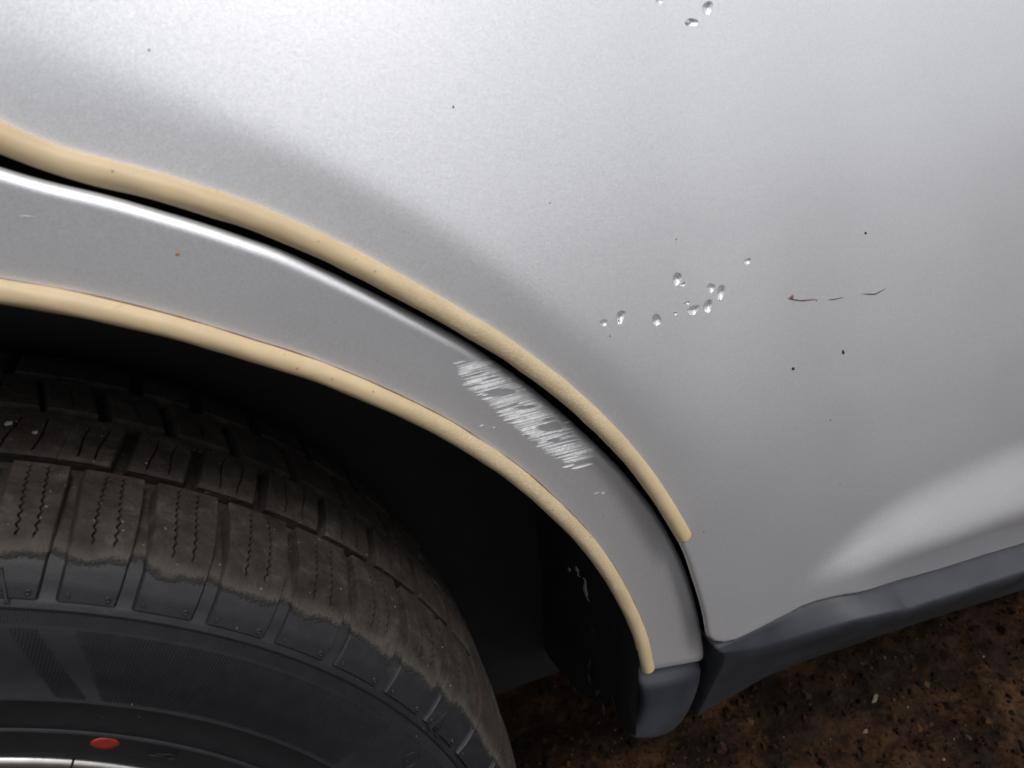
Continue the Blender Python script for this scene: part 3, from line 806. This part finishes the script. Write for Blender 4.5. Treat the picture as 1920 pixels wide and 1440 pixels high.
def fleck(px, py, rx, ry, surf, mat, name, parent, h=.0006, seed=0, rot=0.0, **pr):
    rnd = random.Random(seed+int(px)); c = hit(px, py, surf); V = []
    sx = c-hit(px+1, py, surf); up = hit(px, py-1, surf)-c
    V.append(c+np.array([0, -h, 0])); n = 14
    for ring, hh in ((.55, h*.8), (1.0, -.0002)):
        for k in range(n):
            t = 2*math.pi*k/n; w = ring*(1+rnd.uniform(-.25, .25)); a, b2 = rx*w*math.cos(t), ry*w*math.sin(t)
            a, b2 = a*math.cos(rot)-b2*math.sin(rot), a*math.sin(rot)+b2*math.cos(rot)
            p = hit(px+a, py-b2, surf); V.append(p+np.array([0, -hh, 0]))
    F = [(0, 1+k, 1+(k+1) % n) for k in range(n)]+[(1+k, 1+n+k, 1+n+(k+1) % n, 1+(k+1) % n) for k in range(n)]
    return mesh_obj(name, V, F, mat, parent, True, **pr)
fleck(333, 476, 5.5, 4.2, s_quarter, M_RUST, 'rust_spot', quarter, .0003, 3)
fleck(1131, 969, 2.0, 1.5, s_quarter, M_RUST, 'rust_spot', quarter, .0002, 4)
# loose things on the door
fleck(1581, 660, 2.6, 5.0, s_door, M_SPECK, 'grit_speck', None, .0008, 5, .1, category='speck', label='larger black speck of grit stuck on the door below the dry stem')
fleck(1487, 691, 3.0, 3.4, s_door, M_SPECK, 'grit_speck', None, .0008, 6, .4, category='speck', label='smaller dark grey speck of grit stuck low on the door beside the larger one')
fleck(1623, 437, 2.2, 3.2, s_door, M_SPECK, 'grit_speck', None, .0006, 7, .3, category='speck', label='tiny dark speck of grit stuck on the door above the dry stem')
fleck(850, 200, 2.2, 2.4, s_door, M_SPECK, 'grit_speck', None, .0006, 8, 0, category='speck', label='tiny olive speck of grit on the bright upper part of the door')
fleck(1144, 630, 1.6, 2.6, s_door, M_RUST, 'grit_speck', None, .0005, 9, 0, category='speck', label='tiny orange brown speck of grit on the door under the droplets')
def stem(pts, rad, label, nm='plant_debris'):
    rad *= .82; P = resample(np.array([hit(a, b, s_door, -.0004) for a, b in pts]), 26)
    r = rad*np.sin(np.pi*np.linspace(.06, .94, 26))*np.array([random.uniform(.7, 1.25) for _ in range(26)])
    V, F = tube(P, np.maximum(r, .00006), 8, .7, .00002)
    return mesh_obj(nm, V, F, M_STEM, None, True, label=label, category='plant debris', group='broken dry stem bits on the door')
stem([(1477, 559), (1500, 563), (1520, 562), (1535, 561)], .00042, 'brown dry stem bit with a hooked leafy end stuck on the door')
fl = fleck(1484, 557, 6.5, 3.2, s_door, M_STEM, 'plant_debris', None, .0010, 11, .8, category='plant debris', label='curled brown leaf scrap at the end of the dry stem on the door')
stem([(1554, 562), (1566, 560.5), (1582, 557)], .00036, 'short straight middle bit of brown dry stem on the door')
stem([(1616, 551), (1630, 551), (1641, 551), (1650, 547), (1664, 539)], .00038, 'bent brown dry stem bit with an upturned end on the door')
# water droplets
def droplet(px, py, rx, ry, rot, label, group, seed):
    rnd = random.Random(seed); V = []; n = 22; rings = [1.0, .96, .86, .70, .48, .24]
    ps = [rnd.uniform(-.10, .10) for _ in range(4)]
    scale = np.linalg.norm(hit(px+1, py, s_door)-hit(px, py, s_door))
    rx *= 1.12; ry *= 1.12; hgt = .095*min(rx, ry)*scale
    for q in rings:
        for k in range(n):
            t = 2*math.pi*k/n; w = q*(1+ps[0]*math.cos(2*t)+ps[1]*math.sin(3*t)+ps[2]*math.cos(3*t)+ps[3]*math.sin(2*t))
            a, b2 = rx*w*math.cos(t), ry*w*math.sin(t)*(1+.16*-math.sin(t))
            a, b2 = a*math.cos(rot)-b2*math.sin(rot), a*math.sin(rot)+b2*math.cos(rot)
            p = hit(px+a, py-b2, s_door)
            V.append(p+np.array([0, -.00015-hgt*max(0, 1-q*q)*(1-.25*math.sin(t)*q), 0]))
    c = hit(px, py, s_door); V.append(c+np.array([0, -.00015-hgt, 0])); nr = len(rings)
    F = []
    for j in range(nr-1):
        for k in range(n): F.append((j*n+k, j*n+(k+1) % n, (j+1)*n+(k+1) % n, (j+1)*n+k))
    for k in range(n): F.append(((nr-1)*n+k, (nr-1)*n+(k+1) % n, nr*n))
    F.append(tuple(range(n))[::-1])
    return mesh_obj('water_droplet', V, F, M_WATER, None, True, label=label, category='droplet', group=group)
G1, G2 = 'water droplets scattered low on the door', 'water droplets on the bright top of the door'
LS = {2: 'small oval water droplet close beside the tall slender droplet', 1: 'faint thin water streak just below the large oval droplet',
      4: 'plump oval water droplet beside the wide lying droplet', 6: 'tiny flat water droplet just above the wide lying droplet',
      7: 'rounded water droplet alone between the wide lying droplet and the pair near the trim', 10: 'tiny round water droplet just beside the wide lying droplet'}
L1 = 'small oval water droplet on the door, one of the cluster beside the dry stem'
for i, (px, py, rx, ry, rot, lb) in enumerate([
    (1270, 521, 7, 12, -.35, 'large oval water droplet at the upper end of the cluster on the door'),
    (1281, 533, 3, 5.5, -.9, L1), (1334, 538, 6, 8, -.4, L1), (1352, 546, 6.5, 13, -.2, 'tall slender water droplet touching close beside a smaller one in the cluster'),
    (1328, 572, 7.5, 11.5, -.45, L1), (1299, 580, 10.5, 7.5, .35, 'wide lying water droplet in the cluster on the door'),
    (1288, 567, 5, 3, .1, L1), (1231, 598, 8, 9.5, -.3, L1), (1164, 592, 7, 11, -.2, 'oval water droplet near the scuffed trim, taller of two side by side'),
    (1132, 604, 6.5, 5.5, .1, 'small round water droplet near the scuffed trim, lower of two side by side'),
    (1266, 587, 3, 3.4, .4, L1), (1400, 489, 7, 4.5, .5, 'faint stretched water droplet alone above the cluster on the door')]):
    droplet(px, py, rx, ry, rot, LS.get(i, lb), G1, i)
for i, (px, py, rx, ry, rot, lb) in enumerate([(1236, 0, 6, 6, 0, 'small round water droplet at the bright top of the door'),
    (1327, 13, 9, 11, -.1, 'largest water droplet on the bright top of the door'), (1297, 41, 10.5, 7.5, 0, 'flat wide water droplet under the largest one at the top of the door')]):
    droplet(px, py, rx, ry, rot, lb, G2, 50+i)

# ------------------------------------------------------------------ litter on the ground
V = []; F = []; tone = []
def gh(x, y):
    p = Vector((x*14, y*14, 1.3)); return .010*noise.noise(p)+.006*noise.noise(p*3.1)+.004*noise.noise(p*8)-.004
for i in range(16000):
    x, y = random.uniform(.2, 1.45), random.uniform(-.1, .85)
    big = random.random()
    s = random.uniform(.0010, .0034) if big < .88 else random.uniform(.004, .008)
    flat = random.uniform(.25, .8); rz = random.uniform(0, 6.28); h = gh(x, y)
    n = 5; b = len(V); tl_ = random.uniform(-.5, .5); asp = random.uniform(.5, 1.0)
    tn = min(1, max(0, random.gauss(.42, .22))); 
    if random.random() < .02: tn = 1.0; s = random.uniform(.001, .002)
    for k in range(n):
        t = 2*math.pi*k/n; q = s*random.uniform(.7, 1.2)
        dx, dy = q*math.cos(t), q*asp*math.sin(t)
        V.append((x+dx*math.cos(rz)-dy*math.sin(rz), y+dx*math.sin(rz)+dy*math.cos(rz), h-.001+tl_*dx))
    for k in range(n):
        t = 2*math.pi*k/n; q = s*random.uniform(.35, .7); dx, dy = q*math.cos(t), q*asp*math.sin(t)
        V.append((x+dx*math.cos(rz)-dy*math.sin(rz), y+dx*math.sin(rz)+dy*math.cos(rz), h+s*flat+tl_*dx))
    F += [(b+k, b+(k+1) % n, b+n+(k+1) % n, b+n+k) for k in range(n)]+[tuple(b+n+k for k in range(n))]
    tone += [tn]*(2*n)
lit = mesh_obj('soil_litter', V, F, M_LITTER, None, False, kind='stuff', label='dark brown crumbs and leaf litter on the wet ground', category='litter')
at = lit.data.attributes.new('tone', 'FLOAT', 'POINT'); at.data.foreach_set('value', tone)
